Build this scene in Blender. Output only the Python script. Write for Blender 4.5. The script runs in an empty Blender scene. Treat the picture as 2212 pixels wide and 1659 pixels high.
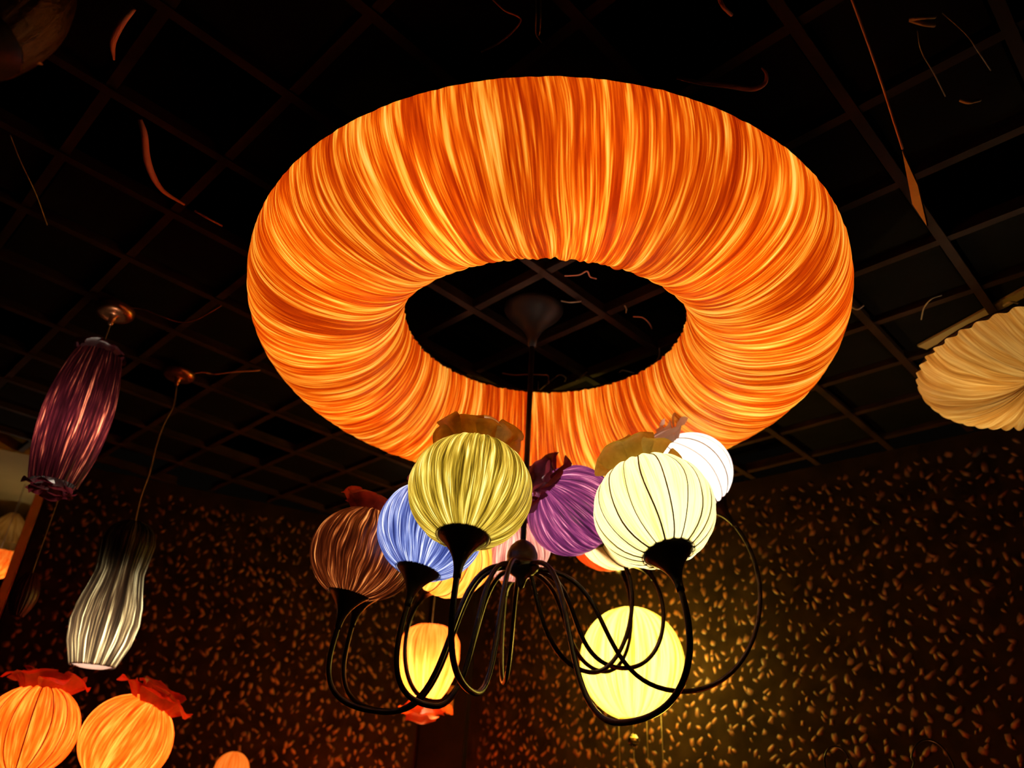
import bpy, math, random
import numpy as np
from mathutils import Matrix, Vector

random.seed(7)
rng = np.random.default_rng(7)
scene = bpy.context.scene
COL = scene.collection
PI = math.pi

# ------------------------------------------------------------------ camera
PW, PH, FPX = 2212.0, 1659.0, 1640.0
CXP, CYP = PW / 2, PH / 2
UPC = np.array([179.0, 3029.5, -FPX]); UPC /= np.linalg.norm(UPC)      # world up seen in camera axes
FW = np.array([0, 0, -1.0])
YW = FW - UPC * FW.dot(UPC); YW /= np.linalg.norm(YW)
XW = np.cross(YW, UPC)
RC = np.stack([XW, YW, UPC])                                           # camera axes -> world
CAM = np.array([0.0, 0.0, 1.55])
cam_data = bpy.data.cameras.new('camera')
cam_data.sensor_width = 36.0
cam_data.lens = 36.0 * FPX / PW
cam_data.clip_start = 0.02
cam_ob = bpy.data.objects.new('camera', cam_data)
COL.objects.link(cam_ob)
mw = Matrix.Identity(4)
for i in range(3):
    for j in range(3):
        mw[i][j] = RC[i, j]
    mw[i][3] = CAM[i]
cam_ob.matrix_world = mw
cam_data.dof.use_dof = True
cam_data.dof.focus_distance = 1.75
cam_data.dof.aperture_fstop = 2.6
scene.camera = cam_ob

# ------------------------------------------------------------------ world and exposure
world = bpy.data.worlds.new('world')
scene.world = world
world.use_nodes = True
world.node_tree.nodes['Background'].inputs[0].default_value = (0.012, 0.008, 0.005, 1)
world.node_tree.nodes['Background'].inputs[1].default_value = 0.10
scene.view_settings.view_transform = 'Standard'
scene.view_settings.look = 'None'
scene.view_settings.gamma = 1.0
scene.view_settings.use_curve_mapping = False
scene.view_settings.exposure = 0.0
scene.cycles.max_bounces = 3
scene.cycles.diffuse_bounces = 2
scene.cycles.transparent_max_bounces = 6
scene.cycles.adaptive_threshold = 0.05
scene.cycles.adaptive_min_samples = 12
scene.cycles.sample_clamp_indirect = 3.0

CEIL = 3.0

# ------------------------------------------------------------------ helpers
def ray(x, y):
    d = RC @ np.array([(x - CXP) / FPX, -(y - CYP) / FPX, -1.0])
    return d / np.linalg.norm(d)

def at_z(x, y, z):
    d = ray(x, y)
    return Vector(CAM + d * (z - CAM[2]) / d[2])

def at_y(x, y, yy):
    d = ray(x, y)
    return Vector(CAM + d * (yy / d[1]))

def at_d(x, y, dist):
    return Vector(CAM + ray(x, y) * dist)

def proj(p):
    c = (np.asarray(p, float) - CAM) @ RC
    if -c[2] < 0.05:
        return None
    return CXP + FPX * c[0] / -c[2], CYP - FPX * c[1] / -c[2]

WM = {}                                                               # world matrix of every object

def put(ob, M, parent=None):
    if not ob.users_collection:
        COL.objects.link(ob)
    M = M if isinstance(M, Matrix) else Matrix.Translation(Vector(M))
    WM[ob.name] = M
    if parent is not None:
        ob.parent = parent
        ob.matrix_basis = WM[parent.name].inverted() @ M
    else:
        ob.matrix_basis = M
    return ob

def tag(ob, label=None, cat=None, group=None, kind=None):
    if label: ob['label'] = label
    if cat: ob['category'] = cat
    if group: ob['group'] = group
    if kind: ob['kind'] = kind
    return ob

def thing(name, M, label, cat, group=None):
    o = bpy.data.objects.new(name, None)
    o.empty_display_size = 0.05
    put(o, M)
    return tag(o, label, cat, group)

def mesh(name, V, F, mat=None, smooth=True, fib=None):
    me = bpy.data.meshes.new(name)
    me.from_pydata([tuple(map(float, v)) for v in V], [], [tuple(map(int, f)) for f in F])
    if smooth:
        me.polygons.foreach_set('use_smooth', [True] * len(me.polygons))
    if fib is not None:
        at = me.attributes.new('fib', 'FLOAT_VECTOR', 'POINT')
        at.data.foreach_set('vector', np.asarray(fib, np.float32).ravel())
    if mat: me.materials.append(mat)
    me.update()
    return me

def part(name, me, M, parent, label=None):
    o = bpy.data.objects.new(name, me)
    put(o, M, parent)
    if label: o['label'] = label
    return o

def frame_z(p, axis, spin=0.0):
    q = Vector(axis).normalized().to_track_quat('Z', 'Y')
    return Matrix.Translation(Vector(p)) @ q.to_matrix().to_4x4() @ Matrix.Rotation(spin, 4, 'Z')

def smooth_path(pts, n=8):
    P = [Vector(p) for p in pts]
    P = [P[0] * 2 - P[1]] + P + [P[-1] * 2 - P[-2]]
    out = []
    for i in range(1, len(P) - 2):
        a, b, c, d = P[i - 1], P[i], P[i + 1], P[i + 2]
        for k in range(n):
            t = k / n
            out.append(0.5 * ((2 * b) + (c - a) * t + (2 * a - 5 * b + 4 * c - d) * t * t + (3 * b - a - 3 * c + d) * t ** 3))
    out.append(P[-2])
    return out

def tube_vf(path, rad, sides=8, flat=1.0):
    n = len(path)
    V, F = [], []
    t0 = (path[1] - path[0]).normalized()
    ref = Vector((0, 0, 1)) if abs(t0.z) < 0.9 else Vector((1, 0, 0))
    nrm = t0.cross(ref).normalized()
    for i, p in enumerate(path):
        t = (path[min(i + 1, n - 1)] - path[max(i - 1, 0)]).normalized()
        nrm = (nrm - t * nrm.dot(t)).normalized()
        bn = t.cross(nrm)
        r = rad(i / (n - 1)) if callable(rad) else rad
        for k in range(sides):
            a = 2 * PI * k / sides
            V.append(p + nrm * (math.cos(a) * r) + bn * (math.sin(a) * r * flat))
    for i in range(n - 1):
        for k in range(sides):
            F.append((i * sides + k, i * sides + (k + 1) % sides, (i + 1) * sides + (k + 1) % sides, (i + 1) * sides + k))
    F.append(tuple(range(sides - 1, -1, -1)))
    F.append(tuple((n - 1) * sides + k for k in range(sides)))
    return V, F

def tube(name, path, rad, mat, sides=8, flat=1.0):
    V, F = tube_vf(path, rad, sides, flat)
    return mesh(name, V, F, mat)

def lathe(name, prof, mat, seg=40, caps=True, smooth=True):
    V, F = [], []
    for r, z in prof:
        for k in range(seg):
            a = 2 * PI * k / seg
            V.append((r * math.cos(a), r * math.sin(a), z))
    for i in range(len(prof) - 1):
        for k in range(seg):
            F.append((i * seg + k, i * seg + (k + 1) % seg, (i + 1) * seg + (k + 1) % seg, (i + 1) * seg + k))
    if caps:
        F.append(tuple(range(seg - 1, -1, -1)))
        F.append(tuple((len(prof) - 1) * seg + k for k in range(seg)))
    return mesh(name, V, F, mat, smooth)

def box_vf(a, b):
    (x0, y0, z0), (x1, y1, z1) = a, b
    V = [(x0, y0, z0), (x1, y0, z0), (x1, y1, z0), (x0, y1, z0), (x0, y0, z1), (x1, y0, z1), (x1, y1, z1), (x0, y1, z1)]
    F = [(3, 2, 1, 0), (4, 5, 6, 7), (0, 1, 5, 4), (1, 2, 6, 5), (2, 3, 7, 6), (3, 0, 4, 7)]
    return V, F

def box(name, a, b, mat):
    V, F = box_vf(a, b)
    return mesh(name, V, F, mat, smooth=False)

def prism(name, poly, z0, z1, mat):
    n = len(poly)
    V = [(p[0], p[1], z0) for p in poly] + [(p[0], p[1], z1) for p in poly]
    F = [tuple(range(n - 1, -1, -1)), tuple(range(n, 2 * n))]
    F += [(k, (k + 1) % n, n + (k + 1) % n, n + k) for k in range(n)]
    return mesh(name, V, F, mat, smooth=False)

# ------------------------------------------------------------------ materials
def new_mat(name):
    m = bpy.data.materials.new(name)
    m.use_nodes = True
    nt = m.node_tree
    for n in list(nt.nodes): nt.nodes.remove(n)
    out = nt.nodes.new('ShaderNodeOutputMaterial')
    return m, nt, out

def surf(name, col, col2=None, rough=0.6, metal=0.0, scale=20.0, bump=0.0, spec=0.5):
    m, nt, out = new_mat(name)
    b = nt.nodes.new('ShaderNodeBsdfPrincipled')
    b.inputs['Roughness'].default_value = rough
    b.inputs['Metallic'].default_value = metal
    b.inputs['Specular IOR Level'].default_value = spec
    tc = nt.nodes.new('ShaderNodeTexCoord')
    no = nt.nodes.new('ShaderNodeTexNoise')
    no.inputs['Scale'].default_value = scale
    no.inputs['Detail'].default_value = 5
    nt.links.new(tc.outputs['Object'], no.inputs['Vector'])
    rp = nt.nodes.new('ShaderNodeValToRGB')
    rp.color_ramp.elements[0].position = 0.35
    rp.color_ramp.elements[1].position = 0.68
    rp.color_ramp.elements[0].color = (*col, 1)
    rp.color_ramp.elements[1].color = (*(col2 or [c * 1.5 for c in col]), 1)
    nt.links.new(no.outputs['Fac'], rp.inputs['Fac'])
    nt.links.new(rp.outputs['Color'], b.inputs['Base Color'])
    if bump:
        bp = nt.nodes.new('ShaderNodeBump')
        bp.inputs['Strength'].default_value = bump
        bp.inputs['Distance'].default_value = 0.01
        nt.links.new(no.outputs['Fac'], bp.inputs['Height'])
        nt.links.new(bp.outputs['Normal'], b.inputs['Normal'])
    nt.links.new(b.outputs['BSDF'], out.inputs['Surface'])
    return m

def silk(name, stops, fine=16.0, broad=4.0, stretch=2.0, thin=0.0, sheen=0.25, mixb=0.45, lo=0.32, hi=0.68, hair=0.22, gloss=0.05):
    """Crinkled translucent silk: thread streaks run along the second coordinate of 'fib'."""
    m, nt, out = new_mat(name)
    N, L = nt.nodes, nt.links
    at = N.new('ShaderNodeAttribute'); at.attribute_name = 'fib'
    def noise(scale_u, scale_v, detail, seed):
        mp = N.new('ShaderNodeVectorMath'); mp.operation = 'MULTIPLY'
        mp.inputs[1].default_value = (scale_u, scale_u, scale_v)
        L.new(at.outputs['Vector'], mp.inputs[0])
        ad = N.new('ShaderNodeVectorMath'); ad.operation = 'ADD'
        ad.inputs[1].default_value = (seed * 7.3, seed * 3.1, seed * 1.7)
        L.new(mp.outputs[0], ad.inputs[0])
        no = N.new('ShaderNodeTexNoise')
        no.inputs['Scale'].default_value = 1.0
        no.inputs['Detail'].default_value = detail
        L.new(ad.outputs[0], no.inputs['Vector'])
        return no.outputs['Fac']
    n1 = noise(fine, stretch * 1.6, 3.0, 1.0)
    n2 = noise(broad, stretch * 0.7, 2.0, 2.0)
    mx = N.new('ShaderNodeMix'); mx.data_type = 'FLOAT'
    mx.inputs[0].default_value = mixb
    L.new(n1, mx.inputs[2]); L.new(n2, mx.inputs[3])
    n3 = noise(fine * 2.9, stretch * 3.2, 1.0, 3.0)
    mh = N.new('ShaderNodeMix'); mh.data_type = 'FLOAT'
    mh.inputs[0].default_value = hair
    L.new(mx.outputs[0], mh.inputs[2]); L.new(n3, mh.inputs[3])
    mr = N.new('ShaderNodeMapRange')
    mr.inputs[1].default_value = lo; mr.inputs[2].default_value = hi
    L.new(mh.outputs[0], mr.inputs[0])
    rp = N.new('ShaderNodeValToRGB')
    els = rp.color_ramp.elements
    while len(els) < len(stops): els.new(0.5)
    for e, (p, c) in zip(els, stops):
        e.position = p; e.color = (*c, 1)
    L.new(mr.outputs[0], rp.inputs['Fac'])
    tr = N.new('ShaderNodeBsdfTranslucent'); L.new(rp.outputs['Color'], tr.inputs['Color'])
    df = N.new('ShaderNodeBsdfDiffuse'); L.new(rp.outputs['Color'], df.inputs['Color'])
    gl = N.new('ShaderNodeBsdfGlossy'); gl.inputs['Roughness'].default_value = 0.42
    m1 = N.new('ShaderNodeMixShader'); m1.inputs[0].default_value = sheen
    L.new(tr.outputs[0], m1.inputs[1]); L.new(df.outputs[0], m1.inputs[2])
    m2 = N.new('ShaderNodeMixShader'); m2.inputs[0].default_value = gloss
    L.new(m1.outputs[0], m2.inputs[1]); L.new(gl.outputs[0], m2.inputs[2])
    if thin <= 0:
        L.new(m2.outputs[0], out.inputs['Surface'])
        return m
    tp = N.new('ShaderNodeBsdfTransparent'); L.new(rp.outputs['Color'], tp.inputs['Color'])
    m3 = N.new('ShaderNodeMixShader'); m3.inputs[0].default_value = thin
    L.new(m2.outputs[0], m3.inputs[1]); L.new(tp.outputs[0], m3.inputs[2])
    L.new(m3.outputs[0], out.inputs['Surface'])
    return m

M_RING = silk('orange_silk', [(0.0, (0.34, 0.024, 0.0008)), (0.30, (0.56, 0.068, 0.002)), (0.50, (0.82, 0.17, 0.006)),
                              (0.66, (1.0, 0.42, 0.045)), (0.85, (1.0, 0.70, 0.16)), (1.0, (1.0, 0.86, 0.32))], fine=72, broad=19, stretch=1.9, thin=0.045, mixb=0.46, lo=0.375, hi=0.645, hair=0.25)
M_OLIVE = silk('olive_silk', [(0.0, (0.05, 0.030, 0.002)), (0.4, (0.26, 0.18, 0.014)), (0.7, (0.58, 0.44, 0.07)), (1.0, (1.0, 0.90, 0.38))], fine=30, broad=9, stretch=1.8, lo=0.415, hi=0.625, mixb=.35)
M_BLUE = silk('blue_silk', [(0.0, (0.008, 0.014, 0.09)), (0.35, (0.05, 0.075, 0.28)), (0.65, (0.20, 0.26, 0.55)), (1.0, (0.90, 0.93, 1.0))], fine=30, broad=9, stretch=1.8, lo=0.4, hi=0.625, mixb=.35)
M_BROWN = silk('copper_brown_silk', [(0.0, (0.018, 0.003, 0.001)), (0.45, (0.075, 0.014, 0.004)), (0.72, (0.30, 0.085, 0.024)), (1.0, (1.0, 0.48, 0.18))], fine=28, broad=8, stretch=1.8, lo=0.425, hi=0.63, mixb=.35)
M_PURPLE = silk('purple_silk', [(0.0, (0.025, 0.005, 0.025)), (0.5, (0.13, 0.022, 0.10)), (0.75, (0.35, 0.08, 0.20)), (1.0, (0.95, 0.42, 0.52))], fine=30, broad=8, stretch=1.8, lo=0.4, hi=0.63, mixb=.35)
M_PINK = silk('pink_silk', [(0.0, (0.16, 0.035, 0.03)), (0.5, (0.50, 0.19, 0.16)), (1.0, (1.0, 0.74, 0.60))], fine=30, broad=8, stretch=1.8, lo=0.39, hi=0.61, mixb=.35)
M_PALE = silk('pale_yellow_silk', [(0.0, (0.50, 0.40, 0.06)), (0.4, (0.85, 0.74, 0.22)), (1.0, (1.0, 0.94, 0.48))], thin=0.07, fine=20, broad=6, stretch=1.2, lo=0.30, hi=0.56)
M_WHITE = silk('white_silk', [(0.0, (0.60, 0.47, 0.42)), (0.45, (0.92, 0.82, 0.76)), (1.0, (1.0, 0.95, 0.90))], thin=0.07, fine=16, broad=5, stretch=1.2, lo=0.30, hi=0.58)
M_CREAM = silk('cream_silk', [(0.0, (0.70, 0.42, 0.10)), (0.5, (0.95, 0.66, 0.25)), (1.0, (1.0, 0.80, 0.38))], fine=12, broad=4, stretch=1.6, lo=0.25, hi=0.6)
M_AMBER = silk('amber_silk', [(0.0, (0.60, 0.11, 0.010)), (0.5, (0.95, 0.27, 0.03)), (1.0, (1.0, 0.52, 0.13))], thin=0.06, fine=16, broad=5, stretch=1.8, lo=0.28, hi=0.62)
M_PUMPKIN = silk('tangerine_silk', thin=0.18, stops=[(0.0, (0.50, 0.035, 0.002)), (0.45, (0.90, 0.13, 0.009)), (1.0, (1.0, 0.42, 0.08))], fine=16, broad=5, stretch=2.4, lo=0.36, hi=0.64)
M_RED = silk('red_orange_silk', [(0.0, (0.45, 0.03, 0.004)), (0.5, (0.85, 0.10, 0.01)), (1.0, (1.0, 0.30, 0.05))], fine=20, broad=5, stretch=2.0, thin=0.3)
M_YELLOW = silk('yellow_silk', [(0.0, (0.28, 0.17, 0.012)), (0.35, (0.80, 0.60, 0.12)), (1.0, (1.0, 0.90, 0.35))], fine=30, broad=9, stretch=1.0, lo=0.4, hi=0.56, thin=0.60)
M_TULIP = silk('orange_tulip_silk', [(0.0, (0.50, 0.06, 0.005)), (0.5, (0.92, 0.17, 0.018)), (1.0, (1.0, 0.42, 0.10))], fine=22, broad=6, stretch=1.5, lo=0.33, hi=0.62, thin=0.35)
M_MAROON = silk('maroon_silk', [(0.0, (0.010, 0.0015, 0.003)), (0.5, (0.035, 0.004, 0.008)), (0.75, (0.16, 0.025, 0.022)), (1.0, (0.9, 0.28, 0.16))], fine=20, broad=6, stretch=2.6, lo=0.42, hi=0.63, sheen=0.06, gloss=0.02)
M_GREY = silk('taupe_silk', [(0.0, (0.010, 0.006, 0.004)), (0.45, (0.045, 0.026, 0.014)), (0.7, (0.22, 0.16, 0.08)), (1.0, (0.95, 0.85, 0.52))], fine=17, broad=6, stretch=1.4, lo=0.43, hi=0.62, sheen=0.04, gloss=0.02)
M_SHELL = silk('champagne_silk', [(0.0, (0.30, 0.11, 0.012)), (0.45, (0.66, 0.33, 0.065)), (1.0, (1.0, 0.72, 0.26))], fine=30, broad=9, stretch=1.4)
M_DARKSHADE = silk('dark_brown_silk', [(0.0, (0.06, 0.03, 0.015)), (0.5, (0.12, 0.06, 0.03)), (1.0, (0.25, 0.13, 0.06))], fine=20, broad=5, stretch=1.2)
M_P_OLIVE = silk('olive_ruffle', [(0.0, (0.45, 0.20, 0.012)), (1.0, (0.80, 0.45, 0.04))], fine=3, broad=1, thin=0.0, sheen=0.4)
M_P_BROWN = silk('brown_ruffle', [(0.0, (0.26, 0.030, 0.014)), (1.0, (0.52, 0.10, 0.045))], fine=3, broad=1, thin=0.0, sheen=0.4)
M_P_PURPLE = silk('purple_ruffle', [(0.0, (0.10, 0.010, 0.02)), (1.0, (0.25, 0.03, 0.05))], fine=3, broad=1, thin=0.0, sheen=0.4)
M_P_GOLD = silk('gold_ruffle', [(0.0, (0.70, 0.46, 0.06)), (1.0, (0.97, 0.76, 0.22))], fine=3, broad=1, thin=0.0, sheen=0.4)
M_P_WHITE = silk('ivory_ruffle', [(0.0, (0.75, 0.50, 0.36)), (1.0, (0.92, 0.72, 0.55))], fine=3, broad=1, thin=0.0, sheen=0.4)
M_P_RED = silk('red_ruffle', [(0.0, (0.38, 0.035, 0.012)), (1.0, (0.66, 0.085, 0.03))], fine=3, broad=1, thin=0.0, sheen=0.4)
M_P_TULIP = silk('coral_ruffle', [(0.0, (0.70, 0.18, 0.06)), (1.0, (0.95, 0.36, 0.14))], fine=3, broad=1, thin=0.0, sheen=0.3)
M_P_MAROON = silk('maroon_ruffle', [(0.0, (0.06, 0.006, 0.012)), (1.0, (0.16, 0.02, 0.035))], fine=3, broad=1, thin=0.0, sheen=0.4)
M_BRONZE = surf('dark_bronze', (0.014, 0.008, 0.006), (0.024, 0.013, 0.009), 0.42, 0.1, 30, 0.0, 0.35)
M_RIB = surf('rib_wire', (0.22, 0.18, 0.07), (0.32, 0.26, 0.11), 0.6, 0.0, 40)
M_RIBRED = surf('rib_wire_red', (0.30, 0.05, 0.01), (0.40, 0.08, 0.02), 0.6, 0.0, 40)
M_COPPER = surf('copper_canopy', (0.45, 0.16, 0.07), (0.60, 0.25, 0.11), 0.32, 0.85, 25)
M_CORD = surf('grey_cord', (0.30, 0.24, 0.20), (0.42, 0.34, 0.28), 0.5, 0.0, 60)
M_STRING = surf('clear_string', (0.35, 0.28, 0.18), (0.50, 0.42, 0.30), 0.35, 0.0, 60)
M_CABLE = surf('orange_cable', (0.85, 0.34, 0.22), (0.92, 0.42, 0.28), 0.5, 0.0, 15)
M_PANEL = surf('ceiling_panel', (0.003, 0.0026, 0.002), (0.006, 0.005, 0.004), 0.95, 0.0, 6, 0.0, 0.1)
M_BAR = surf('grid_bar', (0.020, 0.009, 0.005), (0.050, 0.024, 0.013), 0.7, 0.0, 5, 0.0, 0.15)
M_DECK = surf('black_deck', (0.0015, 0.0013, 0.0012), (0.003, 0.0026, 0.0022), 1.0, 0.0, 3, 0.0, 0.0)
M_WALL = surf('dark_plaster', (0.013, 0.007, 0.003), (0.028, 0.015, 0.006), 0.95, 0.0, 9, 0.2, 0.05)
M_DAUB = surf('bronze_daub', (0.14, 0.042, 0.015), (0.46, 0.175, 0.060), 0.5, 0.2, 11, 0.2)
def fade_daub(m):
    # the bronze wash thins out to bare plaster at the rim of each daub
    nt = m.node_tree
    b = next(n for n in nt.nodes if n.type == 'BSDF_PRINCIPLED')
    src = b.inputs['Base Color'].links[0].from_socket
    at = nt.nodes.new('ShaderNodeAttribute'); at.attribute_name = 'fib'
    sx = nt.nodes.new('ShaderNodeSeparateXYZ'); nt.links.new(at.outputs['Vector'], sx.inputs[0])
    mx = nt.nodes.new('ShaderNodeMix'); mx.data_type = 'RGBA'
    nt.links.new(sx.outputs[0], mx.inputs[0])
    mx.inputs[6].default_value = (0.020, 0.011, 0.0045, 1)
    nt.links.new(src, mx.inputs[7])
    nt.links.new(mx.outputs[2], b.inputs['Base Color'])
fade_daub(M_DAUB)
M_COLUMN = surf('dark_column', (0.010, 0.005, 0.004), (0.018, 0.009, 0.007), 0.9, 0.0, 6, 0.0, 0.05)
M_FLOOR = surf('dark_floor', (0.05, 0.03, 0.02), (0.08, 0.05, 0.03), 0.5, 0.0, 3)
M_WOOD = surf('orange_wood', (0.55, 0.22, 0.06), (0.72, 0.32, 0.10), 0.55, 0.0, 8)
M_KHAKI = surf('khaki_ceiling', (0.36, 0.28, 0.10), (0.46, 0.37, 0.15), 0.8, 0.0, 2)
M_CARD = surf('kraft_card', (0.55, 0.33, 0.12), (0.65, 0.42, 0.17), 0.8, 0.0, 12)
M_BLACKWIRE = surf('black_wire', (0.010, 0.008, 0.007), (0.018, 0.014, 0.012), 0.4, 0.4, 30)
M_SOCKET = surf('brass_socket', (0.35, 0.22, 0.08), (0.5, 0.33, 0.13), 0.35, 0.8, 20)

def glass_mat():
    m, nt, out = new_mat('clear_crystal')
    g = nt.nodes.new('ShaderNodeBsdfGlass')
    g.inputs['IOR'].default_value = 1.5
    g.inputs['Roughness'].default_value = 0.02
    nt.links.new(g.outputs[0], out.inputs['Surface'])
    return m
M_CRYSTAL = glass_mat()

# ------------------------------------------------------------------ the room
CORNER = Vector((-0.29, 4.92)); LPT = Vector((-2.114, 4.004)); RPT = Vector((2.098, 2.747))
LDIR = (LPT - CORNER).normalized(); RDIR = (RPT - CORNER).normalized()
LN = Vector((LDIR.y, -LDIR.x)) * (1 if Vector((LDIR.y, -LDIR.x)).dot(-CORNER) > 0 else -1)   # normals into the room
RN = Vector((RDIR.y, -RDIR.x)) * (1 if Vector((RDIR.y, -RDIR.x)).dot(-CORNER) > 0 else -1)
POST = 2.37                                                          # the left wall ends at an opening here
RLEN = 6.2

def wall(name, d, n, length):
    a = CORNER; b = CORNER + d * length
    poly = [a, b, b - n * 0.12, a - n * 0.12]
    me = prism(name, [(p.x, p.y) for p in poly], 0.0, CEIL, M_WALL)
    o = bpy.data.objects.new(name, me); put(o, Matrix.Identity(4)); tag(o, kind='structure')
    return o
wall_left = wall('wall_left', LDIR, LN, POST)
wall_right = wall('wall_right', RDIR, RN, RLEN)

fl = box('floor', (-6, -2.5, -0.1), (5.5, 8.0, 0.0), M_FLOOR)
tag(put(bpy.data.objects.new('floor', fl), Matrix.Identity(4)), kind='structure')

# room outline used to clip the ceiling grid
def inside(p, m=0.0):
    v = Vector((p[0], p[1])) - CORNER
    return v.dot(LN) > m and v.dot(RN) > m and p[1] > -1.2

FARL = CORNER + LDIR * 5.2
FARR = CORNER + RDIR * RLEN
room_poly = [CORNER, FARR, Vector((FARR.x, -1.2)), Vector((FARL.x, -1.2)), FARL]
deck = prism('ceiling', [(p.x, p.y) for p in room_poly], CEIL + 0.14, CEIL + 0.2, M_DECK)
ceiling = tag(put(bpy.data.objects.new('ceiling', deck), Matrix.Identity(4)), kind='structure')

GA = math.radians(44.5)
ga = Vector((math.cos(GA), math.sin(GA))); gb = Vector((-math.sin(GA), math.cos(GA)))
GO = Vector((0.053, 1.650)) * 1.45
SA, SB = 0.325, 0.308                    # spacing of bars running along ga / along gb
def clip_bar(o, d):
    ts = [t * 0.02 for t in range(-320, 321) if inside(o + d * (t * 0.02), 0.0)]
    return (min(ts), max(ts)) if len(ts) > 12 else None
def seen(o, d, t0, t1):
    k = 0
    for i in range(41):
        q = proj((*(o + d * (t0 + (t1 - t0) * i / 40)), CEIL))
        if q and -60 < q[0] < PW + 60 and -60 < q[1] < PH + 60: k += 1
    return k > 0
for d, nrm, sp, wz in ((ga, gb, SA, 0.0), (gb, ga, SB, 0.006)):
    for k in range(-16, 17):
        o = GO + nrm * (k * sp)
        c = clip_bar(o, d)
        if not c or not seen(o, d, *c): continue
        ln = c[1] - c[0]
        V, F = box_vf((0, -0.013, 0), (ln, 0.013, 0.006))
        V2, F2 = box_vf((0, -0.0035, 0.006), (ln, 0.0035, 0.045))
        me = mesh('grid_bar', V + V2, F + [tuple(i + 8 for i in f) for f in F2], M_BAR, smooth=False)
        p = o + d * c[0]
        ang = math.atan2(d.y, d.x)
        part('grid_bar', me, Matrix.Translation((p.x, p.y, CEIL + wz)) @ Matrix.Rotation(ang, 4, 'Z'), ceiling)
pan_me = box('ceiling_panel', (-SB / 2 + 0.022, -SA / 2 + 0.022, 0), (SB / 2 - 0.022, SA / 2 - 0.022, 0.012), M_PANEL)
for i in range(-16, 16):
    for j in range(-16, 16):
        c = GO + ga * ((i + 0.5) * SB) + gb * ((j + 0.5) * SA)
        if not inside(c, 0.26): continue
        q = proj((c.x, c.y, CEIL))
        if not q or not (-90 < q[0] < PW + 90 and -90 < q[1] < PH + 90): continue
        if 850 < q[0] < 1500 and 560 < q[1] < 860: continue           # open cells above the ring
        if random.random() < 0.10: continue
        part('ceiling_panel', pan_me, Matrix.Translation((c.x, c.y, CEIL + 0.022 + random.random() * 0.006)) @ Matrix.Rotation(GA, 4, 'Z') @ Matrix.Rotation(random.uniform(-.012, .012), 4, 'X'), ceiling)

b0, b1 = at_z(1992, 752, CEIL + .012), at_z(2118, 684, CEIL + .012)
bd = (b1 - b0).normalized()
me = box('batten', (0, -.022, 0), ((b1 - b0).length + .5, .022, .008), M_KHAKI)
part('batten', me, Matrix.Translation(b0) @ Matrix.Rotation(math.atan2(bd.y, bd.x), 4, 'Z'), ceiling, 'pale batten on the grid over the shell lamp')
# dark corner pilaster
pa = CORNER + LDIR * 0.155; pb = CORNER + RDIR * 0.215
poly = [CORNER, pb, pb + RN * 0.035, pa + LN * 0.035, pa]
tag(put(bpy.data.objects.new('trim_1', prism('trim_1', [(p.x, p.y) for p in poly], 0, CEIL, M_COLUMN)), Matrix.Identity(4)), kind='structure')
# wooden post at the end of the left wall
pc = CORNER + LDIR * (POST + 0.028)
pm = box('trim_2', (-0.020, -0.03, 0), (0.020, 0.12, CEIL), M_WOOD)
tag(put(bpy.data.objects.new('trim_2', pm), Matrix.Translation((pc.x, pc.y, 0)) @ Matrix.Rotation(math.atan2(LDIR.y, LDIR.x), 4, 'Z') @ Matrix.Rotation(PI, 4, 'X') @ Matrix.Translation((0, 0, -CEIL))), kind='structure')
# ceiling and wall of the side room seen through the opening
e0 = CORNER + LDIR * (POST + 0.03); e1 = CORNER + LDIR * 5.2
poly = [e0, e1, e1 - LN * 2.6, e0 - LN * 2.6]
tag(put(bpy.data.objects.new('ceiling_side_room', prism('ceiling_side_room', [(p.x, p.y) for p in poly], CEIL, CEIL + 0.1, M_KHAKI)), Matrix.Identity(4)), kind='structure')
poly = [e0 - LN * 2.6 - LDIR * 1.0, e1 - LN * 2.6, e1 - LN * 2.7, e0 - LN * 2.7 - LDIR * 1.0]
tag(put(bpy.data.objects.new('wall_side_room', prism('wall_side_room', [(p.x, p.y) for p in poly], 0, CEIL, M_WALL)), Matrix.Identity(4)), kind='structure')

# raised bronze daubs on the plaster: the largest ones in view are parts, the rest one joined part
def daub_vf(rx, rz, h, ang, lump):
    V = []
    n = 8
    for ring, (s, y) in enumerate(((1.0, 0.0), (0.55, h * .75))):
        for k in range(n):
            a = 2 * PI * k / n
            w = s * lump[k]
            x, z = rx * w * math.cos(a), rz * w * math.sin(a)
            V.append((x * math.cos(ang) - z * math.sin(ang), y, x * math.sin(ang) + z * math.cos(ang)))
    V.append((0, h, 0))
    F = [(k, (k + 1) % n, n + (k + 1) % n, n + k) for k in range(n)]
    F += [(n + k, n + (k + 1) % n, 2 * n) for k in range(n)]
    return V, F
daub_meshes = []
for k in range(14):
    V, F = daub_vf(random.uniform(.009, .014), random.uniform(.014, .025), random.uniform(.0025, .0045), random.uniform(-1.2, 1.2), [random.uniform(.65, 1.3) for _ in range(8)])
    FA = [(0, 0, 0)] * 8 + [(.62, 0, 0)] * 8 + [(1, 0, 0)]
    daub_meshes.append((V, F, mesh('daub', V, F, M_DAUB, True, FA)))
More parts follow.
